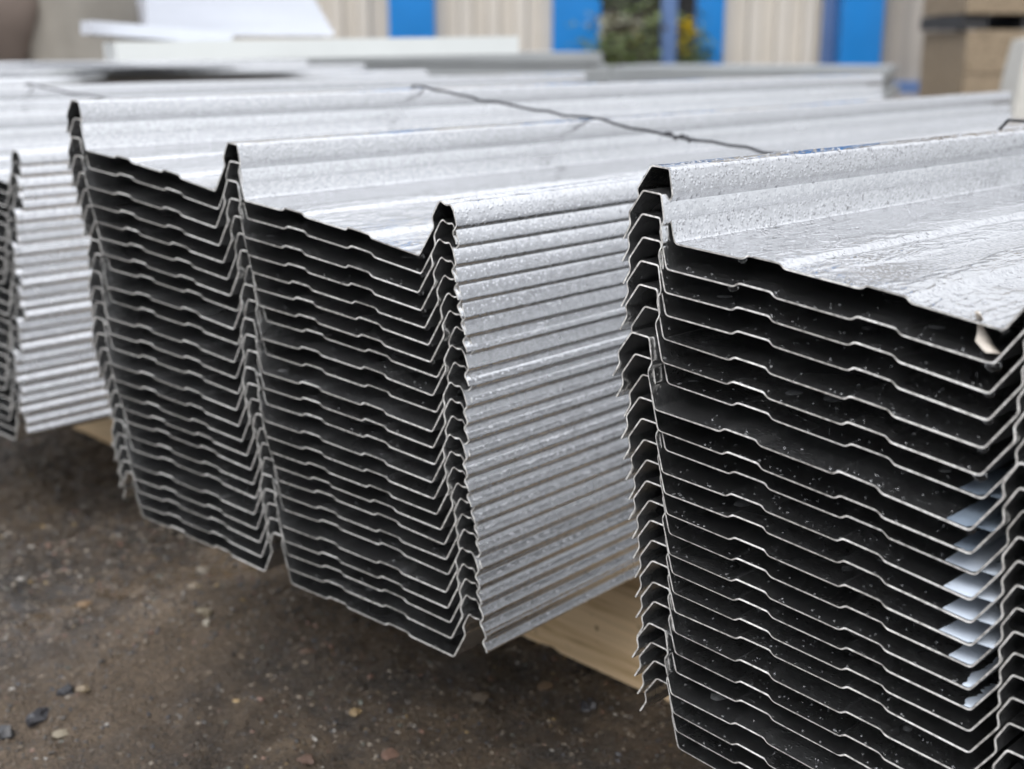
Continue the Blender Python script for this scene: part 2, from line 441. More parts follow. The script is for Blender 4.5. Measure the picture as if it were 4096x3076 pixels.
# ---------------------------------------------------------------- the roofing sheet
P = 183.0
def pan(o):
    return [(o + x, z) for x, z in ((51.5, 0), (53.8, 1.9), (70.5, 1.9), (72.9, 0), (108.5, 0), (110.7, 1.9), (128.5, 1.9), (130.7, 0))]
PROFILE = ([(-11.8, 8.0), (-8.5, 15.4), (-10.2, 20.0), (-3.2, 32.0), (7.6, 32.2), (11.1, 20.6), (9.2, 16.2), (15.3, 0)] + pan(0)
  + [(P - 15.3, 0), (P - 5.6, 17.2), (P - 7.3, 22.0), (P - 3.0, 32.0), (P + 7.5, 32.2), (P + 11.0, 20.7), (P + 9.2, 16.3), (P + 15.3, 0)] + pan(P)
  + [(2 * P - 15.2, 0), (2 * P - 5.6, 17.2), (2 * P - 7.4, 22.1), (2 * P - 3.2, 30.6), (2 * P - 1.2, 32.0), (2 * P + 2.6, 30.4), (2 * P + 6.0, 31.6), (2 * P + 8.8, 28.3), (2 * P + 11.8, 20.8), (2 * P + 8.8, 17.0), (2 * P + 11.0, 14.6), (2 * P + 12.1, 12.6), (2 * P + 12.2, 11.6)])
LEN_A = 1.22
T = 0.00078
def fillet(pts, r, n=3):
    out = [pts[0]]
    for i in range(1, len(pts) - 1):
        p0, p1, p2 = (Vector(q) for q in pts[i - 1:i + 2])
        d0 = p0 - p1; d2 = p2 - p1
        rr = min(r, d0.length * 0.42, d2.length * 0.42)
        a_, b_ = p1 + d0.normalized() * rr, p1 + d2.normalized() * rr
        for k in range(n + 1):
            t = k / n
            q = a_ * (1 - t) ** 2 + p1 * 2 * t * (1 - t) + b_ * t ** 2
            out.append((q.x, q.y))
    out.append(pts[-1])
    return out
def bowed(bow):
    o = []
    for u, h in fillet(PROFILE, 1.5):
        for base in (0, P):
            if base + 15.3 < u < base + P - 15.3: h += bow * math.sin(math.pi * (u - base - 15.3) / (P - 30.6))
        o.append((u / 1000, h / 1000))
    return o
def sheet_mesh(name, bow, length, mat, seed, rows=9):
    r = random.Random(seed)
    top = bowed(bow)
    n = len(top)
    nor = []
    for i in range(n):
        a_ = Vector(top[max(i - 1, 0)]); b_ = Vector(top[min(i + 1, n - 1)])
        d = (b_ - a_).normalized(); nor.append(Vector((d.y, -d.x)))      # points below the sheet
    bot = [(top[i][0] + nor[i].x * T, top[i][1] + nor[i].y * T) for i in range(n)]
    V, F, MI = [], [], []
    ls = [0.0, 0.004, 0.02, 0.06, 0.15, 0.35, 0.65, 0.95, 1.0]
    ls = [x * length if x >= 0.15 else x for x in ls]
    ph = r.random() * 9
    for li, l in enumerate(ls):
        for i in range(n):
            u, h = top[i]
            wob = 0.0003 * math.sin(u * 24 + l * 5 + ph) * min(1, l * 6)
            lip = 0.00022 * math.sin(u * 900 + ph) + 0.00025 * (r.random() - .5) if l == 0 else 0
            V.append((u, l + lip, h + wob))
        for i in range(n):
            u, h = bot[i]
            wob = 0.0003 * math.sin(u * 24 + l * 5 + ph) * min(1, l * 6)
            V.append((u, l, h + wob))
    R = len(ls)
    for k in range(R - 1):
        o0, o1 = k * 2 * n, (k + 1) * 2 * n
        for i in range(n - 1):
            F.append((o0 + i, o0 + i + 1, o1 + i + 1, o1 + i)); MI.append(0)
            F.append((o0 + n + i + 1, o0 + n + i, o1 + n + i, o1 + n + i + 1)); MI.append(0)
        F.append((o0 + n, o0, o1, o1 + n)); MI.append(1)
        F.append((o0 + n - 1, o0 + 2 * n - 1, o1 + 2 * n - 1, o1 + n - 1)); MI.append(1)
    for k, flip in ((0, False), (R - 1, True)):
        o0 = k * 2 * n
        for i in range(n - 1):
            f = (o0 + i, o0 + n + i, o0 + n + i + 1, o0 + i + 1)
            F.append(f[::-1] if flip else f); MI.append(1)
    me = bpy.data.meshes.new(name)
    me.from_pydata(V, [], F)
    me.materials.append(mat); me.materials.append(EDGE)
    me.polygons.foreach_set('material_index', MI)
    me.polygons.foreach_set('use_smooth', [True] * len(F))
    me.set_sharp_from_angle(angle=math.radians(38))
    me.update()
    return me
BOWS = (1.3, 0.7, 1.9, 1.0)
VARIANTS = [sheet_mesh('roofing_sheet', b_, LEN_A, STEEL, i_ + 1) for i_, b_ in enumerate(BOWS)]
BOW_OF = {}
TOPSHEET = sheet_mesh('roofing_sheet_top', 1.6, LEN_A, STEEL_WET, 9)
BOW_OF[TOPSHEET.name] = 1.6
for i_, m_ in enumerate(VARIANTS): BOW_OF[m_.name] = BOWS[i_]

ORD = ['topmost', 'second', 'third', 'fourth', 'fifth', 'sixth', 'seventh', 'eighth', 'ninth', 'tenth', 'eleventh', 'twelfth', 'thirteenth',
       'fourteenth', 'fifteenth', 'sixteenth', 'seventeenth', 'eighteenth', 'nineteenth', 'twentieth', 'twenty-first', 'twenty-second',
       'twenty-third', 'twenty-fourth', 'lowest']
A_POSE = [[-0.8189, 0.4462, -0.067, -0.1109],
 [-0.8191, 0.4474, -0.0795, -0.1034],
 [-0.8189, 0.4448, -0.0922, -0.0953],
 [-0.8195, 0.4464, -0.1051, -0.0867],
 [-0.8194, 0.4487, -0.1173, -0.0802],
 [-0.819, 0.4508, -0.1293, -0.074],
 [-0.8188, 0.4521, -0.141, -0.0683],
 [-0.8193, 0.4568, -0.1528, -0.062],
 [-0.8189, 0.453, -0.1655, -0.0531],
 [-0.8193, 0.4555, -0.1762, -0.0513],
 [-0.8188, 0.4517, -0.1884, -0.0461],
 [-0.8191, 0.4524, -0.2003, -0.0393],
 [-0.8189, 0.4532, -0.2115, -0.0359],
 [-0.8186, 0.451, -0.2229, -0.0319],
 [-0.8188, 0.4521, -0.2349, -0.0264],
 [-0.819, 0.454, -0.2467, -0.0207],
 [-0.8188, 0.457, -0.2583, -0.0166],
 [-0.8188, 0.4596, -0.2695, -0.0127],
 [-0.8186, 0.4607, -0.2809, -0.0078],
 [-0.8181, 0.462, -0.2921, -0.0035],
 [-0.8179, 0.4599, -0.3032, -0.0017],
 [-0.8182, 0.4612, -0.3148, 0.0016],
 [-0.8176, 0.4631, -0.3258, 0.0051],
 [-0.8177, 0.4636, -0.337, 0.0074],
 [-0.819, 0.466, -0.3469, -0.0012]]
B_POSE = [[-0.3255, 0.4539, -0.0825, -0.0965],
 [-0.3274, 0.4488, -0.0932, -0.103],
 [-0.3275, 0.4483, -0.1036, -0.1069],
 [-0.3271, 0.4493, -0.1142, -0.1066],
 [-0.3275, 0.4483, -0.1248, -0.1063],
 [-0.3275, 0.4478, -0.1356, -0.1045],
 [-0.3277, 0.4528, -0.1466, -0.102],
 [-0.3283, 0.4435, -0.1572, -0.0983],
 [-0.3283, 0.4467, -0.168, -0.0967],
 [-0.3277, 0.4529, -0.179, -0.0938],
 [-0.3275, 0.451, -0.1896, -0.0894],
 [-0.3275, 0.4533, -0.2006, -0.0859],
 [-0.3275, 0.4558, -0.2117, -0.0836],
 [-0.3274, 0.4585, -0.2226, -0.0801],
 [-0.3269, 0.4588, -0.2333, -0.076],
 [-0.3265, 0.4618, -0.2442, -0.0719],
 [-0.3261, 0.4631, -0.2549, -0.0681],
 [-0.3262, 0.4651, -0.2661, -0.0653],
 [-0.327, 0.4661, -0.2774, -0.0677],
 [-0.3267, 0.4672, -0.2891, -0.0727],
 [-0.3267, 0.4685, -0.3001, -0.0765],
 [-0.3271, 0.465, -0.3107, -0.0782],
 [-0.3269, 0.4673, -0.3222, -0.0795],
 [-0.3269, 0.4704, -0.3337, -0.0809],
 [-0.3268, 0.4732, -0.3449, -0.082]]

YAW_B = -0.0652
# the left stack, further from the camera, leaning a little
C_POSE = []
for k in range(25):
    f_ = k / 24
    z3 = -0.116 - 0.228 * f_ + 0.0006 * math.sin(k * 2.1)
    tilt = -0.112 * (1 - f_) ** 1.2 - 0.002
    C_POSE.append([-1.401 + 0.0004 * math.sin(k * 1.7), 0.505 - 0.022 * f_ + 0.0028 * math.sin(k * 1.9 + 1) + 0.003 * math.sin(k * 0.6), z3 - 0.366 * tilt, tilt])
D_POSE = []
for k in range(25):
    f_ = k / 24
    tilt = -0.05 * (1 - f_)
    D_POSE.append([-2.18 + 0.0005 * math.sin(k * 2.3), 0.55 + 0.004 * math.sin(k * 1.3), -0.057 - 0.288 * f_, tilt])
def stack(poses, yaw, where, group, seed):
    r = random.Random(seed); res = []
    x_mean = sum(p[0] for p in poses) / len(poses)
    for k, (x, y, z, t) in enumerate(poses):
        x = x_mean + (x - x_mean) * 0.3            # the nested ribs hold the sheets in line
        me = TOPSHEET if k == 0 else VARIANTS[r.randrange(4)]
        o = bpy.data.objects.new('roofing_sheet', me)
        o.location = (x, y, z + EYE); o.rotation_euler = (0.0, -t, yaw + (r.random() - .5) * 0.0006)
        COL.objects.link(o)
        if k == 0: lab = 'wet galvanised ribbed roofing sheet, topmost of the ' + where
        elif k == 24: lab = 'galvanised ribbed roofing sheet, lowest of the ' + where
        else: lab = 'galvanised ribbed roofing sheet, %s from the top of the %s' % (ORD[k], where)
        tag(o, lab, 'roofing sheet', group); res.append(o)
    return res
SA = stack(A_POSE, 0.0, 'middle stack', 'sheets of the middle stack', 1)
SB = stack(B_POSE, YAW_B, 'right front stack', 'sheets of the right front stack', 2)
SC = stack(C_POSE, 0.0, 'blurred left stack', 'sheets of the left stack', 3)
SD = stack(D_POSE, 0.03, 'far stack under the white trims', 'sheets of the far stack', 4)
bpy.context.view_layer.update()

# ---------------------------------------------------------------- timber bearers
def bearer(name, a_, b_, w, h, label, tiltz=0.0):
    a_, b_ = Vector(a_), Vector(b_)
    d = b_ - a_; L = d.length
    bm = bmesh.new()
    box_bm(bm, (0, 0, h / 2), (L, w, h), bevel=0.0025)
    o = bm_obj(name, bm, PINE, smooth=30)
    o.location = (a_ + b_) / 2
    o.rotation_euler = (0, -math.atan2(d.z, math.hypot(d.x, d.y)), math.atan2(d.y, d.x))
    tag(o, label, 'timber', 'timber bearers under the stacks')
    return o
bearer('timber_bearer', (-1.95, 0.762, 0.002), (-0.352, 0.672, 0.002), 0.05, 0.0985, 'pale sawn timber bearer under the middle and left stacks')
bearer('timber_bearer', (-0.345, 0.69, 0.032), (0.11, 0.66, -0.004), 0.05, 0.066, 'short pale timber bearer under the right front stack')
bearer('timber_bearer', (-2.0, 1.42, 0.002), (-0.352, 1.36, 0.002), 0.05, 0.0985, 'pale timber bearer under the far ends of the stacks')

# ---------------------------------------------------------------- tie wires round the stacks
def top_z(pose, u, h=0.0322): return pose[2] + EYE + h + u * pose[3]
def tie(poses, ys, label, us=(0.002, 0.185, 0.368), yaw=0.0, dip=0.0015, seed=0):
    r = random.Random(seed)
    t, b = poses[0], poses[-1]
    cy, sy = math.cos(yaw), math.sin(yaw)
    def pt(u, y, z): return Vector((t[0] + u * cy, y + u * sy, z))
    path = []
    zb = b[2] + EYE - 0.0035
    path.append(pt(-0.017, ys[0], zb - 0.0))
    path.append(pt(-0.020, ys[0], (zb + top_z(t, 0)) / 2))
    path.append(pt(-0.0155, ys[0], top_z(t, 0) - 0.014))
    for i, u in enumerate(us):
        z = top_z(t, u)
        path.append(pt(u - 0.005, ys[i], z + 0.0021)); path.append(pt(u + 0.0055, ys[i], z + 0.0019))
        if i < len(us) - 1:
            for k in range(1, 12):
                f_ = k / 12
                q = path[-1] if k == 0 else None
                uu = u + 0.0055 + (us[i + 1] - u - 0.0105) * f_
                yy = ys[i] + (ys[i + 1] - ys[i]) * f_
                zz = z + (top_z(t, us[i + 1]) - z) * f_ + 0.0019 - dip * 4 * f_ * (1 - f_) + (r.random() - .5) * 0.0022
                path.append(pt(uu, yy + (r.random() - .5) * 0.003, zz))
    path.append(pt(us[-1] + 0.0165, ys[-1], top_z(t, us[-1]) - 0.014))
    path.append(pt(us[-1] + 0.0205, ys[-1], (zb + top_z(t, us[-1])) / 2))
    path.append(pt(us[-1] + 0.017, ys[-1], b[2] + EYE + us[-1] * b[3] - 0.0035))
    path.append(pt((us[0] + us[-1]) / 2, sum(ys) / len(ys), b[2] + EYE + us[1] * b[3] - 0.005))
    path.append(path[0].copy())
    V, F = tube(path, 0.0012, 6)
    e = empty('tie_wire', path[0]); 
    w = mesh_obj('wire', [v - path[0] for v in V], F, WIRE, e, smooth=60)
    # the twist: a second strand wound round the first and a loose eye
    i0 = 3 + 2 + 12 + 6 if len(us) > 2 else 9
    c = path[min(i0, len(path) - 4)]; d = (path[min(i0 + 3, len(path) - 3)] - path[i0 - 3]).normalized()
    sx = d.cross(Vector((0, 0, 1))).normalized(); sz = sx.cross(d)
    tw = []
    for k in range(46):
        f_ = k / 45; ang = f_ * 13
        tw.append(c + d * (f_ - .5) * 0.026 + (sx * math.cos(ang) + sz * math.sin(ang)) * 0.0022)
    for k in range(10):
        ang = k / 9 * 5.6
        tw.append(tw[45] + d * 0.004 * math.sin(ang) + sx * 0.004 * (1 - math.cos(ang)) + sz * 0.001 * k / 9)
    V, F = tube(tw, 0.0009, 5)
    mesh_obj('twist', [v - path[0] for v in V], F, WIRE, e, smooth=60)
    tag(e, label, 'wire')
    return e
tie(A_POSE, (0.778, 0.785, 0.792), 'dark twisted tie wire stretched over the ribs of the middle stack', seed=1)
tie(B_POSE, (0.875, 0.886, 0.898), 'dark tie wire over the top rib of the right front stack', yaw=YAW_B, seed=2)
tie(C_POSE, (0.712, 0.752, 0.785), 'blurred tie wire over the ribs of the left stack', seed=3)

# ---------------------------------------------------------------- surface sampling for rain drops
PRO = [(u / 1000, h / 1000) for u, h in fillet(PROFILE, 1.5)]
PU = np.array(PRO); SEG = np.diff(PU, axis=0); SLEN = np.hypot(SEG[:, 0], SEG[:, 1]); CUM = np.concatenate([[0], np.cumsum(SLEN)])
def prof_at(s):
    i = min(max(int(np.searchsorted(CUM, s)) - 1, 0), len(SEG) - 1)
    t = (s - CUM[i]) / SLEN[i]
    p = PU[i] + SEG[i] * t
    d = SEG[i] / SLEN[i]
    return p, np.array([-d[1], d[0]])          # point and upward normal
def s_of_u(u):                                  # arc length where the profile first reaches u (pans and flanks only)
    i = int(np.argmax(PU[:, 0] >= u)); return float(CUM[i])
S_RIB1R = s_of_u(0.0076); S_PAN1 = s_of_u(0.0155); S_PAN1E = s_of_u(0.1675); S_RIB2L = s_of_u(0.180); S_RIB2R = s_of_u(0.1905)
S_PAN2 = s_of_u(0.1985); S_PAN2E = s_of_u(0.3505); S_RIB3T = s_of_u(0.372); S_END = CUM[-1]
SEGS, RINGS = 7, 2
_unit = []
for r_ in range(RINGS + 1):
    th = math.pi / 2 * r_ / RINGS
    if r_ == RINGS: _unit.append((0, 0, 1))
    else:
        for k in range(SEGS):
            an = 2 * math.pi * k / SEGS
            _unit.append((math.cos(th) * math.cos(an), math.cos(th) * math.sin(an), math.sin(th)))
_unit = np.array(_unit)
_uf = []
for r_ in range(RINGS):
    for k in range(SEGS):
        k2 = (k + 1) % SEGS
        if r_ < RINGS - 1: _uf.append((r_ * SEGS + k, r_ * SEGS + k2, (r_ + 1) * SEGS + k2, (r_ + 1) * SEGS + k))
        else: _uf.append((r_ * SEGS + k, r_ * SEGS + k2, RINGS * SEGS))
_uf.append(tuple(range(SEGS))[::-1])
DV, DF = [], []
def bow_h(sh, u):
    for base in (0.0, 0.183):
        if base + 0.0153 < u < base + 0.1677: return BOW_OF[sh.data.name] / 1000 * math.sin(math.pi * (u - base - 0.0153) / 0.1524)
    return 0.0
def add_drop(sh, s, l, rad, flat=0.5, under=False, stretch=1.0):
    M = sh.matrix_world
    p, n = prof_at(s)
    p = p + np.array([0, bow_h(sh, p[0])])
    if under: n = -n; p = p + n * T
    base = np.array([p[0], l, p[1]]); nz = np.array([n[0], 0, n[1]])
    ax = np.array([0, 1.0, 0]); ay = np.cross(nz, ax)
    w = base - nz * rad * 0.06 + (_unit[:, :1] * ax * stretch + _unit[:, 1:2] * ay) * rad + _unit[:, 2:3] * nz * rad * flat
    w4 = np.c_[w, np.ones(len(w))] @ np.array(M).T
    o = sum(len(v) for v in DV)
    DV.append(w4[:, :3]); DF.append(o)
dr = random.Random(77)
def rad(): return 0.00032 + 0.0009 * dr.random() ** 3.2
MB0 = SB[0]; MA0 = SA[0]
for _ in range(6500):                            # top sheet of the front stack: rib, flank and first pan
    s = dr.uniform(CUM[6], s_of_u(0.175)); l = 0.60 * dr.random() ** 1.4
    add_drop(MB0, s, l, rad() * (0.8 + 0.4 * dr.random()), 0.42)
for k in range(25):                              # beads on the exposed tips of the right-hand legs of the middle stack
    M = SA[k]
    for _ in range(60):
        add_drop(M, dr.uniform(S_END - (0.020 if k else 0.035), S_END - 0.0006), 0.30 * dr.random(), rad() * 0.8, 0.4)
for k in range(1, 25):                           # beads inside the mouths of the front stack
    M = SB[k]
    for _ in range(340):
        l = 0.11 * dr.random() ** 1.7 + 0.001
        add_drop(M, dr.uniform(S_RIB1R, S_RIB2L), l, rad() * 0.58, 0.7, stretch=1.2)
    for _ in range(40):
        add_drop(M, dr.uniform(0.004, S_RIB1R), 0.04 * dr.random() + 0.001, rad() * 0.7, 0.5, under=True)
for k in range(1, 25):
    M = SA[k]
    for _ in range(120):
        add_drop(M, dr.uniform(S_PAN2, S_PAN2E), 0.08 * dr.random() ** 1.7 + 0.001, rad() * 0.6, 0.6)
    for _ in range(25):
        add_drop(M, dr.uniform(S_PAN2E, S_END), 0.03 * dr.random() + 0.001, rad() * 0.7, 0.5, under=True)
for k in range(1, 25):                           # flat spots of water lying in the mouths
    for _ in range(4):
        add_drop(SB[k], dr.uniform(S_PAN1 + .004, S_PAN1E - .02), 0.012 + 0.06 * dr.random(), 0.0022 + 0.003 * dr.random(), 0.12, stretch=1.5)
    for _ in range(2):
        add_drop(SA[k], dr.uniform(S_PAN2 + .004, S_PAN2E - .01), 0.012 + 0.05 * dr.random(), 0.002 + 0.003 * dr.random(), 0.12, stretch=1.5)
nd = len(DF); nvd = len(_unit)
allv = np.concatenate(DV)
faces = [tuple(o + i for i in f) for o in DF for f in _uf]
dro = mesh_obj('rain_droplets', allv.tolist(), faces, BEAD, smooth=80)
tag(dro, 'tiny rain droplets beaded over the metal sheets', 'droplets', kind='stuff')

# larger hanging drops, each a thing of its own
def hanging(sh, s, l, r_, label, drop=1.25):
    V, F = [], []
    M = sh.matrix_world
    p, n = prof_at(s)
    p = p + np.array([0, bow_h(sh, p[0])])
    o = np.array([p[0], l, p[1] - T, 1.0]) @ np.array(M).T
    prof = [(0.0, 0.25), (0.80, 0.12), (0.97, -0.25), (0.90, -0.65), (0.62, -0.98), (0.28, -1.15), (0.0, -1.2)]
    sg = 14
    for rr_, z in prof[1:-1]:
        for k in range(sg):
            an = 2 * math.pi * k / sg; V.append((rr_ * r_ * math.cos(an), rr_ * r_ * math.sin(an), z * r_ * drop * 0.72))
    m_ = len(prof) - 2
    for i in range(m_ - 1):
        for k in range(sg):
            k2 = (k + 1) % sg; F.append((i * sg + k, (i + 1) * sg + k, (i + 1) * sg + k2, i * sg + k2))
    F.append(tuple(range(sg))); V.append((0, 0, prof[-1][1] * r_ * drop * 0.72)); t_ = len(V) - 1
    for k in range(sg): F.append(((m_ - 1) * sg + k, t_, (m_ - 1) * sg + (k + 1) % sg))
    ob = mesh_obj('water_drop', V, F, WATER, smooth=80)
    ob.location = o[:3]
    tag(ob, label, 'water drop', 'drops hanging from the sheet edges')
    return ob
S_V2 = s_of_u(0.1665); S_V3 = s_of_u(0.3495)
for k, r_ in ((0, .0016), (1, .0030), (2, .0019), (3, .0019), (4, .0020), (5, .0026), (7, .0020)):
    hanging(SB[k], S_V2, 0.002, r_, 'clear water drop at the pan corner of the %s sheet of the right front stack' % ORD[k])
for k, (uu, r_) in {0: (0.048, .0019), 1: (0.046, .0023)}.items():
    hanging(SB[k], s_of_u(uu), 0.002, r_, 'clear water drop mid-pan under the %s sheet of the right front stack' % ORD[k])
for k in range(0, 8):
    hanging(SA[k], S_V3, 0.002, .0021 - 0.0001 * k, 'water drop at the pan corner of the %s sheet of the middle stack' % ORD[k])

# ---------------------------------------------------------------- water pooled in the low pan corners
def pool(k, wide, depth_l, mat, label, ragged, col=None):
    sh = SB[k]; M = sh.matrix_world; Mi = M.inverted()
    r = random.Random(k * 7 + 3)
    tilt = B_POSE[k][3]
    # water level in sheet coordinates: level line through the left shore, h rises with u because the sheet falls to the right
    uL = 0.1677 - wide
    def pan_h(u):
        i = int(np.argmax(PU[:, 0] >= u)); 
        return float(np.interp(u, PU[s_i0:s_i1, 0], PU[s_i0:s_i1, 1]))
    s_i0 = int(np.argmax(PU[:, 0] >= 0.132)); s_i1 = int(np.argmax(PU[:, 0] >= 0.1765))
    bowh = lambda u: BOW_OF[sh.data.name] / 1000 * math.sin(math.pi * (min(u, 0.1677) - 0.0153) / 0.1524)
    lev0 = pan_h(uL) + bowh(uL) + 0.00035
    def level(u): return lev0 - (u - uL) * tilt * 0.93
    def right(u0):
        u = 0.1677
        while u < 0.176 and pan_h(u) < level(u): u += 0.0002
        return u
    uR = right(0)
    n = 34; nu = 9
    V, F = [], []
    for j in range(n + 1):
        f_ = j / n; l = 0.0006 + depth_l * f_
        shore = uL + (0.1665 - uL) * f_ ** 2.2 + (r.random() - .5) * ragged * (0.4 + f_) + 0.0012 * math.sin(f_ * 17 + k) * ragged * 300
        shore = min(max(shore, 0.134), 0.1668)
        for i in range(nu + 1):
            g = i / nu; u = shore + (uR - shore) * g
            edge = min(1, g * 6) * min(1, (j + 0.15) / 1.2)
            V.append((u, l, max(pan_h(u) + bowh(u) + 0.0001, pan_h(u) + bowh(u) + 0.00012 + (level(u) - pan_h(u) - bowh(u)) * edge if u < 0.1677 else level(u) - 0.0001)))
    for j in range(n):
        for i in range(nu):
            a_ = j * (nu + 1) + i; F.append((a_, a_ + 1, a_ + nu + 2, a_ + nu + 1))
    o = mesh_obj('water_pool', V, F, mat, smooth=60)
    o.matrix_world = M
    tag(o, label, 'puddle', 'pools in the pan corners')
    return o
for k, wd, dl, mt, rg in ((6, .0098, .10, CLOUDY, .0004), (7, .0100, .10, CLOUDY, .0006), (8, .0075, .10, CLOUDY, .0004), (9, .0128, .16, MILK, .0012),
                          (10, .0115, .16, MILK, .0006), (11, .0118, .16, MILK, .0008), (12, .0132, .15, MILK, .0014), (13, .0100, .11, MILK, .0016), (14, .0040, .06, MILK, .0020), (15, .0035, .04, MILK, .0022)):
    nm = 'milky white' if mt is MILK else 'cloudy blue-grey'
    pool(k, wd, dl, mt, '%s water pooled in the pan corner of the %s sheet, right front stack' % (nm, ORD[k]), rg)

# a torn scrap of film caught under the top sheet
def film_scrap():
    M = SB[1].matrix_world
    V, F = [], []
    n = 12
    for i in range(n + 1):
        f_ = i / n
        u = 0.1545 + 0.0035 * f_ ** 1.5 + 0.010 * max(0, f_ - 0.75) * 2
        z = 0.0135 * (1 - f_) ** 1.2 + 0.0017
        w = 0.0008 + 0.0042 * f_ + 0.0008 * math.sin(f_ * 11)
        l = 0.006 + 0.003 * math.sin(f_ * 4)
        V += [(u, l, z), (u + w * 0.55, l + 0.0022, z + 0.0004 * math.sin(f_ * 9)), (u + w, l + 0.001 + 0.004 * f_, z - 0.0004)]
    for i in range(n):
        for j in range(2):
            a_ = i * 3 + j; F.append((a_, a_ + 1, a_ + 4, a_ + 3))
    m = simple_mat('dull_film', (.55, .50, .44), 0.6, 0, 0.2, 300)
    o = mesh_obj('film_scrap', V, F, m, smooth=60)
    md = o.modifiers.new('thick', 'SOLIDIFY'); md.thickness = 0.0003
    o.matrix_world = M
    tag(o, 'torn beige scrap caught beneath the topmost sheet of the right front stack', 'scrap')
film_scrap()

# ---------------------------------------------------------------- loose grit and stones on the yard
def stone_mat(name):
    m, nt, b = new_mat(name)
    at_ = N(nt, 'ShaderNodeAttribute', attribute_name='tint')
    co = coords(nt)
    n = N(nt, 'ShaderNodeTexNoise', Scale=500, Detail=3); nt.links.new(co, n.inputs['Vector'])
    r = ramp(nt, n.outputs['Fac'], [(0.3, (.7, .7, .7)), (0.7, (1.15, 1.15, 1.15))])
    mx = N(nt, 'ShaderNodeMixRGB', blend_type='MULTIPLY'); mx.inputs['Fac'].default_value = 1
    nt.links.new(at_.outputs['Color'], mx.inputs['Color1']); nt.links.new(r.outputs['Color'], mx.inputs['Color2'])
    nt.links.new(mx.outputs['Color'], b.inputs['Base Color']); b.inputs['Roughness'].default_value = 0.5
    return m
STONE = stone_mat('grit_stone')
bmi = bmesh.new(); bmesh.ops.create_icosphere(bmi, subdivisions=1, radius=1.0)
ico_v = np.array([v.co[:] for v in bmi.verts]); ico_f = [tuple(v.index for v in f.verts) for f in bmi.faces]; bmi.free()
tints = [(.045, .04, .037), (.075, .066, .057), (.115, .092, .07), (.15, .12, .088), (.20, .17, .135), (.17, .10, .075), (.32, .30, .27), (.26, .18, .08), (.05, .05, .055), (.10, .105, .09)]
wts = [6, 6, 5, 4, 2.2, 1.2, .45, .5, 3, 1]
sr = np.random.default_rng(21)
NS = 110000
# scattered as seen ahead of the stacks and under them
sxp = sr.uniform(-1.75, -0.15, NS); syp = sr.uniform(0.0, 1.05, NS)
dens = fbm(sxp * 7 + 3, syp * 7 + 8, 3)
ahead = sxp * _fw.x + syp * _fw.y; side = sxp * _rt.x + syp * _rt.y
keep = ((dens > 0.40) | (sr.random(NS) < 0.45)) & (ahead > 0.62) & (ahead < 1.5) & (side > -0.48 * ahead) & (side < 0.2 * ahead)
sxp, syp = sxp[keep], syp[keep]; NS = len(sxp)
ssz = (0.0005 + 0.0016 * sr.random(NS) ** 3.2) * np.clip(ahead[keep] / 0.8, 0.9, 1.6)
SV, SF, SC_ = [], [], []
print('grit', NS)
szg = ground_height(sxp, syp)
for i in range(NS):
    q = ico_v * (1 + 0.35 * (sr.random((len(ico_v), 1)) - .5))
    sc3 = ssz[i] * np.array([1 + sr.random() * .8, 1, 0.55 + 0.25 * sr.random()])
    an = sr.random() * 6.28; ca, sa = math.cos(an), math.sin(an)
    q = q * sc3; q = np.c_[q[:, 0] * ca - q[:, 1] * sa, q[:, 0] * sa + q[:, 1] * ca, q[:, 2]]
    SV.append(q + np.array([sxp[i], syp[i], szg[i] - ssz[i] * 0.2]))
    o = i * len(ico_v); SF += [(a_ + o, b_ + o, c_ + o) for a_, b_, c_ in ico_f]
    c = rng.choices(tints, wts)[0]; SC_ += [c] * len(ico_v)
def tint(o, cols):
    at_ = o.data.color_attributes.new('tint', 'FLOAT_COLOR', 'POINT')
    at_.data.foreach_set('color', np.c_[np.array(cols), np.ones(len(cols))].ravel())
go = mesh_obj('grit', np.concatenate(SV).tolist(), SF, STONE, smooth=50)
tint(go, SC_)
tag(go, 'brown and grey grit scattered over the wet yard', 'grit', kind='stuff')

def stone(px, py, size, col, label, flat=0.6, seed=0):
    r = np.random.default_rng(seed)
    bm = bmesh.new(); bmesh.ops.create_icosphere(bm, subdivisions=2, radius=1.0)
    ph = r.random(6) * 6.28
    for v in bm.verts:
        d = v.co.copy()
        k = 1 + 0.18 * math.sin(3 * d.x + ph[0]) + 0.15 * math.sin(4 * d.y + ph[1]) + 0.12 * math.sin(5 * d.z + ph[2]) + 0.16 * math.sin(7 * d.x + 6 * d.y + ph[3]) + 0.10 * math.sin(11 * d.z - 8 * d.x + ph[5])
        v.co = Vector((d.x * 1.25, d.y, d.z * flat)) * k * size
    o = bm_obj('stone', bm, STONE, smooth=28)
    p = on_ground(px, py)
    z = float(ground_height(np.array([p.x]), np.array([p.y]))[0])
    o.location = (p.x, p.y, z + size * flat * 0.45); o.rotation_euler = (0, 0, ph[4])
    tint(o, [col] * len(o.data.vertices))
    tag(o, label, 'stone', 'loose stones on the yard')
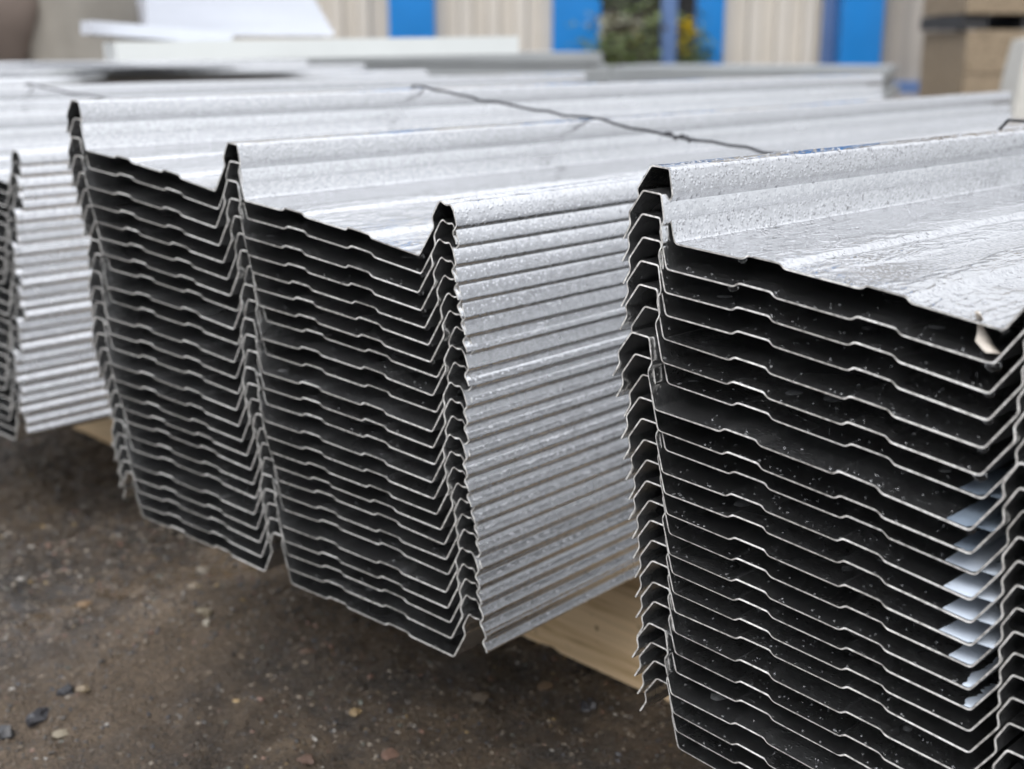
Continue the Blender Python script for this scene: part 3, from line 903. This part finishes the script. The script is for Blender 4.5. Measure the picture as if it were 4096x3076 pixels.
for i, a_ in enumerate([
    (262, 2770, .0045, (.03, .03, .033), 'small round black stone near the left edge of the yard', .95),
    (155, 2870, .0060, (.04, .04, .045), 'largest jagged black lump low at the left of the yard', .9),
    (15, 2925, .0055, (.04, .04, .042), 'black lump cut by the left picture edge', .85),
    (335, 2445, .0048, (.19, .125, .07), 'flat orange-tan chip on the wet seam at left', .4),
    (785, 2372, .0055, (.20, .16, .11), 'tan pebble below the left corner of the middle stack', .7),
    (815, 2295, .0055, (.20, .17, .13), 'pale pebble nearest under the middle stack corner', .7),
    (820, 2462, .0050, (.19, .16, .11), 'brown pebble in front of the two tan pebbles', .7),
    (828, 2510, .0030, (.36, .33, .27), 'small cream pebble in front of the brown pebble', .8),
    (335, 2780, .0036, (.18, .14, .09), 'small tan pebble beside the round black stone', .8),
    (1235, 2612, .0048, (.15, .10, .075), 'flat reddish chip below the middle stack', .45),
    (1925, 2795, .0060, (.16, .13, .10), 'flat brown oval pebble in front of the bearer', .3),
    (2352, 2828, .0055, (.03, .03, .035), 'glossy black pebble near the foot of the bearer', .7),
    (2178, 2750, .0048, (.17, .12, .08), 'flat dark brown chip beside the bearer', .35),
    (250, 2925, .0045, (.20, .17, .12), 'flat beige flake among the black lumps', .35),
    (1560, 3022, .0055, (.13, .08, .06), 'flat brick-red flake low in the middle of the yard', .25),
    (1420, 2855, .0042, (.19, .135, .07), 'small ochre chip left of the red flake', .5),
    (1225, 3050, .0045, (.12, .078, .06), 'brick-red chip at the bottom edge of the yard', .35),
]): stone(a_[0], a_[1], a_[2], a_[3], a_[4], a_[5], 50 + i)

# ---------------------------------------------------------------- white trims lying on the far stack
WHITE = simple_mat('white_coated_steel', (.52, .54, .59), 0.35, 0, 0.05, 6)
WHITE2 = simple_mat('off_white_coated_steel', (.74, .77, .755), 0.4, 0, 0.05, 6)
DARK = simple_mat('dark_post_and_gap_shade', (.03, .03, .032), 0.7, 0, 0.2, 10)  # own colour of the dark post; on crate feet, painted gap shade
def folded_trim(name, a_, b_, width, up_, t, mat, label, lip=0.02):
    """a folded steel flashing: flat web with two turned-down lips, from point a_ to b_"""
    a_, b_ = Vector(a_), Vector(b_)
    d = (b_ - a_); L = d.length; d.normalize()
    x = d.cross(Vector((0, 0, 1))).normalized(); z = x.cross(d)
    sec = [(-width / 2, -lip), (-width / 2, 0), (width / 2, 0), (width / 2, -lip)]
    ins = [(-width / 2 + t, -lip), (-width / 2 + t, -t), (width / 2 - t, -t), (width / 2 - t, -lip)]
    V, F = [], []
    for o in (0, L):
        for s in sec + ins: V.append(d * o + x * s[0] + z * (s[1] + up_))
    for i in range(3):
        F.append((i, i + 1, 8 + i + 1, 8 + i)); F.append((4 + i + 1, 4 + i, 12 + i, 12 + i + 1))
        F.append((i, 4 + i, 4 + i + 1, i + 1)); F.append((8 + i + 1, 12 + i + 1, 12 + i, 8 + i))
    F.append((0, 8, 12, 4)); F.append((3, 7, 15, 11))
    F.append((4, 5, 6, 7)); F.append((15, 14, 13, 12))      # folded end caps
    o = mesh_obj(name, V, F, mat); o.location = a_
    tag(o, label, 'flashing', 'white flashings on the far stack')
    return o
def zD(dist, py): return at(2048, py, dist).z
DD = 2.25
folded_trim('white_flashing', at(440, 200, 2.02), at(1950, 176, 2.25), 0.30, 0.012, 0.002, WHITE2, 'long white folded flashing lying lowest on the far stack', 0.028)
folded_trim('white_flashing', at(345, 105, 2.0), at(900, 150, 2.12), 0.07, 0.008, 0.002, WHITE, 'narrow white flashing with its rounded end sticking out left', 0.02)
# wedge-cut pile of white sheets on top
def white_pile():
    e = empty('white_sheet_pile', at(940, 150, 2.2))
    o0 = e.location
    for i in range(7):
        f_ = i / 6
        y = 150 - 30 * i
        pl, pr = at(590 - 1 * i, y, 2.14), at(1335 - 17 * i, y, 2.24)
        d = (pr - pl); d.z = 0; L = d.length; d.normalize(); n_ = Vector((-d.y, d.x, 0))
        bm = bmesh.new()
        box_bm(bm, (0, 0, 0), (L, 0.20, 0.01225), rot=Matrix(((d.x, n_.x, 0), (d.y, n_.y, 0), (0, 0, 1))), bevel=0.0004)
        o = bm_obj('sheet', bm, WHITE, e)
        c = (pl + pr) / 2 + n_ * 0.10
        o.location = Vector((c.x, c.y, o0.z + 0.009 + 0.0124 * i)) - o0
    tag(e, 'blurred wedge-shaped pile of white sheets on the white flashing', 'sheet pile')
white_pile()

# ---------------------------------------------------------------- background: fence, shrub, crates, heap
BEIGE = simple_mat('beige_cladding', (.56, .52, .46), 0.55, 0, 0.06, 3)
GREYB = simple_mat('shaded_beige_cladding', (.36, .33, .295), 0.6, 0, 0.08, 3)  # same beige cladding, with the shadow on the angled panel in its colour
BLUE = simple_mat('blue_paint', (.012, .20, .56), 0.35, 0, 0.08, 4)
BLUE2 = simple_mat('dull_blue_paint', (.10, .17, .34), 0.5, 0, 0.1, 4)
def flat_dir(p, q):
    d = q - p; d.z = 0; return d.normalized()
def post(parent, px0, px1, dist, mat, h=2.3, depth=0.10, name='post'):
    p, q = at(px0, 190, dist), at(px1, 190, dist)
    d = flat_dir(p, q); w = (q - p).length; n_ = Vector((-d.y, d.x, 0))
    bm = bmesh.new()
    box_bm(bm, (0, 0, h / 2), (w, depth, h), rot=Matrix(((d.x, n_.x, 0), (d.y, n_.y, 0), (0, 0, 1))), bevel=0.012)
    o = bm_obj(name, bm, mat, parent, smooth=30)
    c = (p + q) / 2; o.location = Vector((c.x, c.y, 0)) - parent.location
    return o
def cladding(parent, px0, px1, d0, d1, mat, z0=0.12, h=2.2, pitch=0.135, deep=0.032):
    p, q = at(px0, 190, d0), at(px1, 190, d1)
    p.z = q.z = 0
    d = flat_dir(p, q); L = (q - p).length; n_ = Vector((-d.y, d.x, 0))
    pts = []; u = 0.0
    while u < L:
        for du, o_ in ((0, 0), (.42, 0), (.5, 1), (.92, 1)): 
            if u + du * pitch < L: pts.append((u + du * pitch, o_ * deep))
        u += pitch
    pts.append((L, 0))
    V, F = [], []
    for z in (z0, z0 + h):
        for u, o_ in pts: V.append(p + d * u + n_ * o_ + Vector((0, 0, z)) - parent.location)
    m_ = len(pts)
    for i in range(m_ - 1): F.append((i, i + 1, m_ + i + 1, m_ + i))
    o = mesh_obj('cladding_panel', V, F, mat, parent)
    sd = o.modifiers.new('thick', 'SOLIDIFY'); sd.thickness = 0.0015
    return o
FD = 6.4
fc = at(1800, 190, FD); fc.z = 0
fence = empty('yard_fence', fc)
cladding(fence, 900, 1570, FD + .05, FD + .05, BEIGE)
post(fence, 1560, 1742, FD, BLUE)
cladding(fence, 1738, 2212, FD + .05, FD + .05, BEIGE)
post(fence, 2208, 2400, FD, BLUE)
tag(fence, 'beige corrugated fence with bright blue posts left of the yellow-flowering shrub', 'fence', 'corrugated yard fences')
fc2 = at(3200, 190, FD); fc2.z = 0
fence2 = empty('yard_fence', fc2)
post(fence2, 2780, 2888, FD, BLUE)
cladding(fence2, 2886, 3282, FD + .05, FD + .02, BEIGE)
post(fence2, 3278, 3345, FD + .03, BLUE2, depth=0.06)
post(fence2, 3345, 3512, FD - .05, BLUE, depth=0.14)
cladding(fence2, 3510, 3830, FD, FD - .25, GREYB, z0=0.28, pitch=0.16)
p_, q_ = at(3510, 190, FD - .02), at(3830, 190, FD - .27); p_.z = q_.z = 0
bm = bmesh.new(); d_ = flat_dir(p_, q_); n_ = Vector((-d_.y, d_.x, 0))
box_bm(bm, (0, 0, 0), ((q_ - p_).length, 0.05, 0.06), rot=Matrix(((d_.x, n_.x, 0), (d_.y, n_.y, 0), (0, 0, 1))), bevel=0.004)
rl = bm_obj('bottom_rail', bm, BLUE2, fence2); rl.location = (p_ + q_) / 2 + Vector((0, 0, 0.26)) - fc2
post(fence2, 3828, 3862, FD - .3, DARK, depth=0.08)
tag(fence2, 'beige corrugated fence with bright blue posts right of the yellow-flowering shrub', 'fence', 'corrugated yard fences')
gp = at(2670, 190, FD - .3); gp.z = 0
ge = empty('gate_post', gp)
post(ge, 2642, 2702, FD - .3, BLUE2, h=1.9, depth=0.08)
tag(ge, 'thin dull blue post standing in the gap between the fences', 'post')

# shed added as a dark backdrop, so the fence gap looks dark
SHED = wood_mat('dark_backdrop_boards', (.012, .011, .010), (.006, .006, .006), 2)
sc_ = at(2560, 190, 8.2); sc_.z = 0
shed = empty('shed', sc_)
p_, q_ = at(2150, 190, 8.2), at(3000, 190, 8.2); p_.z = q_.z = 0
d_ = flat_dir(p_, q_); n_ = Vector((-d_.y, d_.x, 0)); L = (q_ - p_).length
R3 = Matrix(((d_.x, n_.x, 0), (d_.y, n_.y, 0), (0, 0, 1)))
nb = 9
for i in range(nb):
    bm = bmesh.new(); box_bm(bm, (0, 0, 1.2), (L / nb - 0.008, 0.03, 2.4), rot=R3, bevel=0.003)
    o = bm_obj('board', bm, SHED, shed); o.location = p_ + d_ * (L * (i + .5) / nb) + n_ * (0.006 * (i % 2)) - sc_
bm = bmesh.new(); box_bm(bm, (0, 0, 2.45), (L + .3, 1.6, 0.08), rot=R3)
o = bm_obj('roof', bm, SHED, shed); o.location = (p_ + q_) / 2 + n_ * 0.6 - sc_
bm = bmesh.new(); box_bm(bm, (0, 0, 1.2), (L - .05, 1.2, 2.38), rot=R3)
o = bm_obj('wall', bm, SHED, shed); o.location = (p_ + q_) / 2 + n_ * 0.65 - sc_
tag(shed, 'dark boarded shed added as a backdrop behind the gap in the fence', 'shed')

# shrub with yellow flowers in the gap
LEAF = simple_mat('leaf_green', (.11, .15, .035), 0.5, 0, 0.35, 30)
LEAF2 = simple_mat('leaf_pale', (.34, .33, .25), 0.55, 0, 0.25, 30)
YEL = simple_mat('flower_yellow', (.75, .58, .01), 0.5, 0, 0.15, 30)
BARK = simple_mat('brown_stem', (.12, .09, .06), 0.8, 0, 0.2, 30)
def shrub(px, dist, height, spread, label, flower_pts, seed, pale=False):
    r = random.Random(seed)
    b0 = at(px, 190, dist); b0.z = 0
    e = empty('shrub', b0)
    V, F = [], []
    tips = []
    for s in range(11):
        a_ = r.random() * 6.28; path = [Vector((0, 0, 0))]
        dv = Vector((math.cos(a_) * spread, math.sin(a_) * spread, height * (0.6 + 0.4 * r.random())))
        for k in range(1, 7): path.append(dv * (k / 6) + Vector((r.random() - .5, r.random() - .5, 0)) * 0.05)
        tips += path[1:]
        v, f = tube(path, [0.012 * (1 - k / 8) for k in range(7)], 5)
        o = len(V); V += v; F += [tuple(i + o for i in q) for q in f]
    mesh_obj('stems', V, F, BARK, e)
    V, F = [], []
    for i in range(900):
        c = r.choice(tips) + Vector((r.gauss(0, .06), r.gauss(0, .06), r.gauss(0, .06)))
        d = Vector((r.gauss(0, 1), r.gauss(0, 1), r.gauss(0, .7))).normalized(); x = d.cross(Vector((0, 0, 1)))
        if x.length < .1: x = Vector((1, 0, 0))
        x.normalize(); l = 0.035 + 0.04 * r.random(); w = l * 0.42
        up2 = d.cross(x) * l * .12
        o = len(V); V += [c, c + d * l * .5 + x * w * .5 + up2, c + d * l, c + d * l * .5 - x * w * .5 + up2]; F += [(o, o + 1, o + 2), (o, o + 2, o + 3)]
    lf = mesh_obj('leaves', V, F, LEAF, e); lf['kind'] = 'stuff'
    if pale:
        V, F = [], []
        cpt = at(2480, 95, dist - .3) - b0
        for i in range(160):
            c = cpt + Vector((r.gauss(0, .07), r.gauss(0, .05), r.gauss(0, .02))) 
            d = Vector((r.gauss(0, 1), r.gauss(0, 1), r.gauss(0, .4))).normalized(); x = d.cross(Vector((0, 0, 1))).normalized(); l = .06; w = .03
            o = len(V); V += [c, c + d * l * .5 + x * w * .5, c + d * l, c + d * l * .5 - x * w * .5]; F += [(o, o + 1, o + 2), (o, o + 2, o + 3)]
        pl = mesh_obj('pale_leaves', V, F, LEAF2, e); pl['kind'] = 'stuff'
    for (fx, fy, n_f) in flower_pts:
        cpt = at(fx, fy, dist - .1) - b0
        for i in range(n_f):
            V, F = [], []
            c = cpt + Vector((r.gauss(0, .022), r.gauss(0, .022), r.gauss(0, .035)))
            for k in range(6):
                an = k / 6 * 6.28; d = Vector((math.cos(an), math.sin(an) * .6, .5)).normalized(); x = d.cross(Vector((0, 0, 1))).normalized()
                o = len(V); V += [c, c + d * .018 + x * .009, c + d * .034, c + d * .018 - x * .009]; F += [(o, o + 1, o + 2), (o, o + 2, o + 3)]
            mesh_obj('flower', V, F, YEL, e)
    tag(e, label, 'shrub', 'shrubs in the fence gap')
shrub(2520, 6.2, 0.66, 0.16, 'leafy green shrub growing in the gap between the two fences', [(2540, 165, 4)], 4, True)
shrub(2742, 6.3, 0.52, 0.07, 'slender yellow-flowering plant between the blue posts', [(2742, 130, 16), (2738, 165, 8)], 8)

# crates and bag at the right
PLY = wood_mat('weathered_plywood', (.27, .21, .14), (.20, .15, .095), 0)
def crate_z(pxa, pxb, z0, z1, dist, label):
    p, q = at(pxa, 190, dist), at(pxb, 190, dist); d = flat_dir(p, q); L = (q - p).length; n_ = Vector((-d.y, d.x, 0)); R = Matrix(((d.x, n_.x, 0), (d.y, n_.y, 0), (0, 0, 1)))
    e = empty('crate', (p.x, p.y, z0)); H = z1 - z0
    for i in range(3):
        bm = bmesh.new(); box_bm(bm, (0, 0, 0), (L, 0.02, (H - .05) / 3 - 0.004), rot=R, bevel=0.002)
        o = bm_obj('board', bm, PLY, e); o.location = d * L / 2 + Vector((0, 0, 0.05 + (H - .05) * (i + .5) / 3))
    bm = bmesh.new(); box_bm(bm, (0, 0, 0), (L - .02, 0.5, H - .06), rot=R)
    o = bm_obj('body', bm, PLY, e); o.location = d * L / 2 + n_ * 0.262 + Vector((0, 0, 0.05 + (H - .05) / 2))
    for f_ in (.08, .5, .92):
        bm = bmesh.new(); box_bm(bm, (0, 0, 0), (0.09, 0.48, 0.05), rot=R)
        o = bm_obj('foot', bm, DARK, e); o.location = d * L * f_ + n_ * .25 + Vector((0, 0, .025))  # shade of the gap put into the feet's colour
    tag(e, label, 'crate', 'brown crates at the right')
cd = 4.6
z_mid = at(3900, 118, cd).z
crate_z(3862, 4420, 0.0, z_mid, cd, 'lower brown board crate at the right edge')
crate_z(3850, 4420, z_mid + .002, z_mid + 0.62, cd, 'upper tan board crate stacked at the right edge')

def bulk_bag():
    BAG = simple_mat('white_woven_bag', (.50, .49, .45), 0.8, 0, 0.08, 12, 0.3, 40)
    c = at(4290, 190, 3.0); c.z = 0
    bm = bmesh.new(); bmesh.ops.create_cube(bm, size=1.0)
    bmesh.ops.subdivide_edges(bm, edges=bm.edges, cuts=5, use_grid_fill=True)
    for v in bm.verts:
        x, y, z = v.co
        k = 1 - 0.22 * (z + .5) ** 2 - 0.10 * (0.5 - z) ** 3
        bul = 0.07 * math.cos(x * math.pi) * math.cos(y * math.pi)
        v.co = Vector(((x * k * 0.30), y * k * 0.32, (z + .5) * 0.475 + 0.012 * math.sin(x * 14 + z * 9)))
    o = bm_obj('bulk_bag', bm, BAG, smooth=50)
    o.location = c; o.rotation_euler = (0, 0, 0.5)
    tag(o, 'white woven bulk bag cut by the right picture edge', 'bag')
bulk_bag()

# grey-brown heap at the far left
def boulder(px, py, dist, r, col, label, sq=(1, 1, 1), seed=0):
    q = np.random.default_rng(seed); ph = q.random(5) * 6.28
    m = simple_mat('heap_stone', col, 0.85, 0, 0.2, 5, 0.4, 12)
    bm = bmesh.new(); bmesh.ops.create_icosphere(bm, subdivisions=3, radius=1.0)
    for v in bm.verts:
        d = v.co
        k = 1 + .12 * math.sin(2.3 * d.x + ph[0]) + .12 * math.sin(2.9 * d.y + ph[1]) + .10 * math.sin(3.1 * d.z + ph[2]) + .04 * math.sin(8 * d.x + 6 * d.z + ph[3])
        v.co = Vector((d.x * sq[0], d.y * sq[1], d.z * sq[2])) * k * r
    o = bm_obj('boulder', bm, m, smooth=40)
    c = at(px, py, dist); o.location = c
    o.location.z = max(c.z, r * sq[2] * .8); o.rotation_euler = (0, 0, YAW)
    tag(o, label, 'boulder', 'boulders behind the stacks')
boulder(-150, 20, 4.3, .22, (.24, .19, .16), 'pinkish brown boulder in the top left corner', (1.1, 1, 2.0), 1)
boulder(300, 60, 4.5, .20, (.30, .28, .245), 'large pale grey boulder behind the left stack', (1.25, 1, 2.0), 2)
boulder(520, -20, 5.2, .22, (.23, .195, .16), 'brown boulder beside the white sheet pile', (1.2, 1, 2.3), 3)

# dull grey sheet piles further back
GREYM = simple_mat('dull_grey_sheet', (.30, .315, .32), 0.5, 0.2, 0.1, 4)
def grey_pile(pxa, da, pxb, db, ytop, n, label):
    p, q = at(pxa, 190, da), at(pxb, 190, db); zt = at(pxa, ytop, da).z
    p.z = q.z = 0
    d = flat_dir(p, q); L = (q - p).length; n_ = Vector((-d.y, d.x, 0)); R = Matrix(((d.x, n_.x, 0), (d.y, n_.y, 0), (0, 0, 1)))
    e = empty('sheet_pile', p)
    th = zt / n
    for i in range(n):
        bm = bmesh.new(); box_bm(bm, (0, 0, 0), (L, 0.55, th - 0.003), rot=R, bevel=0.002)
        o = bm_obj('sheet', bm, GREYM, e); o.location = d * (L / 2 + 0.012 * math.sin(i * 2.3)) + n_ * (0.28 + 0.006 * math.sin(i * 1.7)) + Vector((0, 0, th * (i + .5)))
    tag(e, label, 'sheet pile', 'dull grey piles behind the stacks')
grey_pile(700, 3.3, 2430, 3.3, 208, 14, 'blurred dull grey sheet pile beyond the white flashing')
grey_pile(2440, 4.2, 3560, 3.9, 262, 12, 'low dull grey sheet pile in front of the right fence')
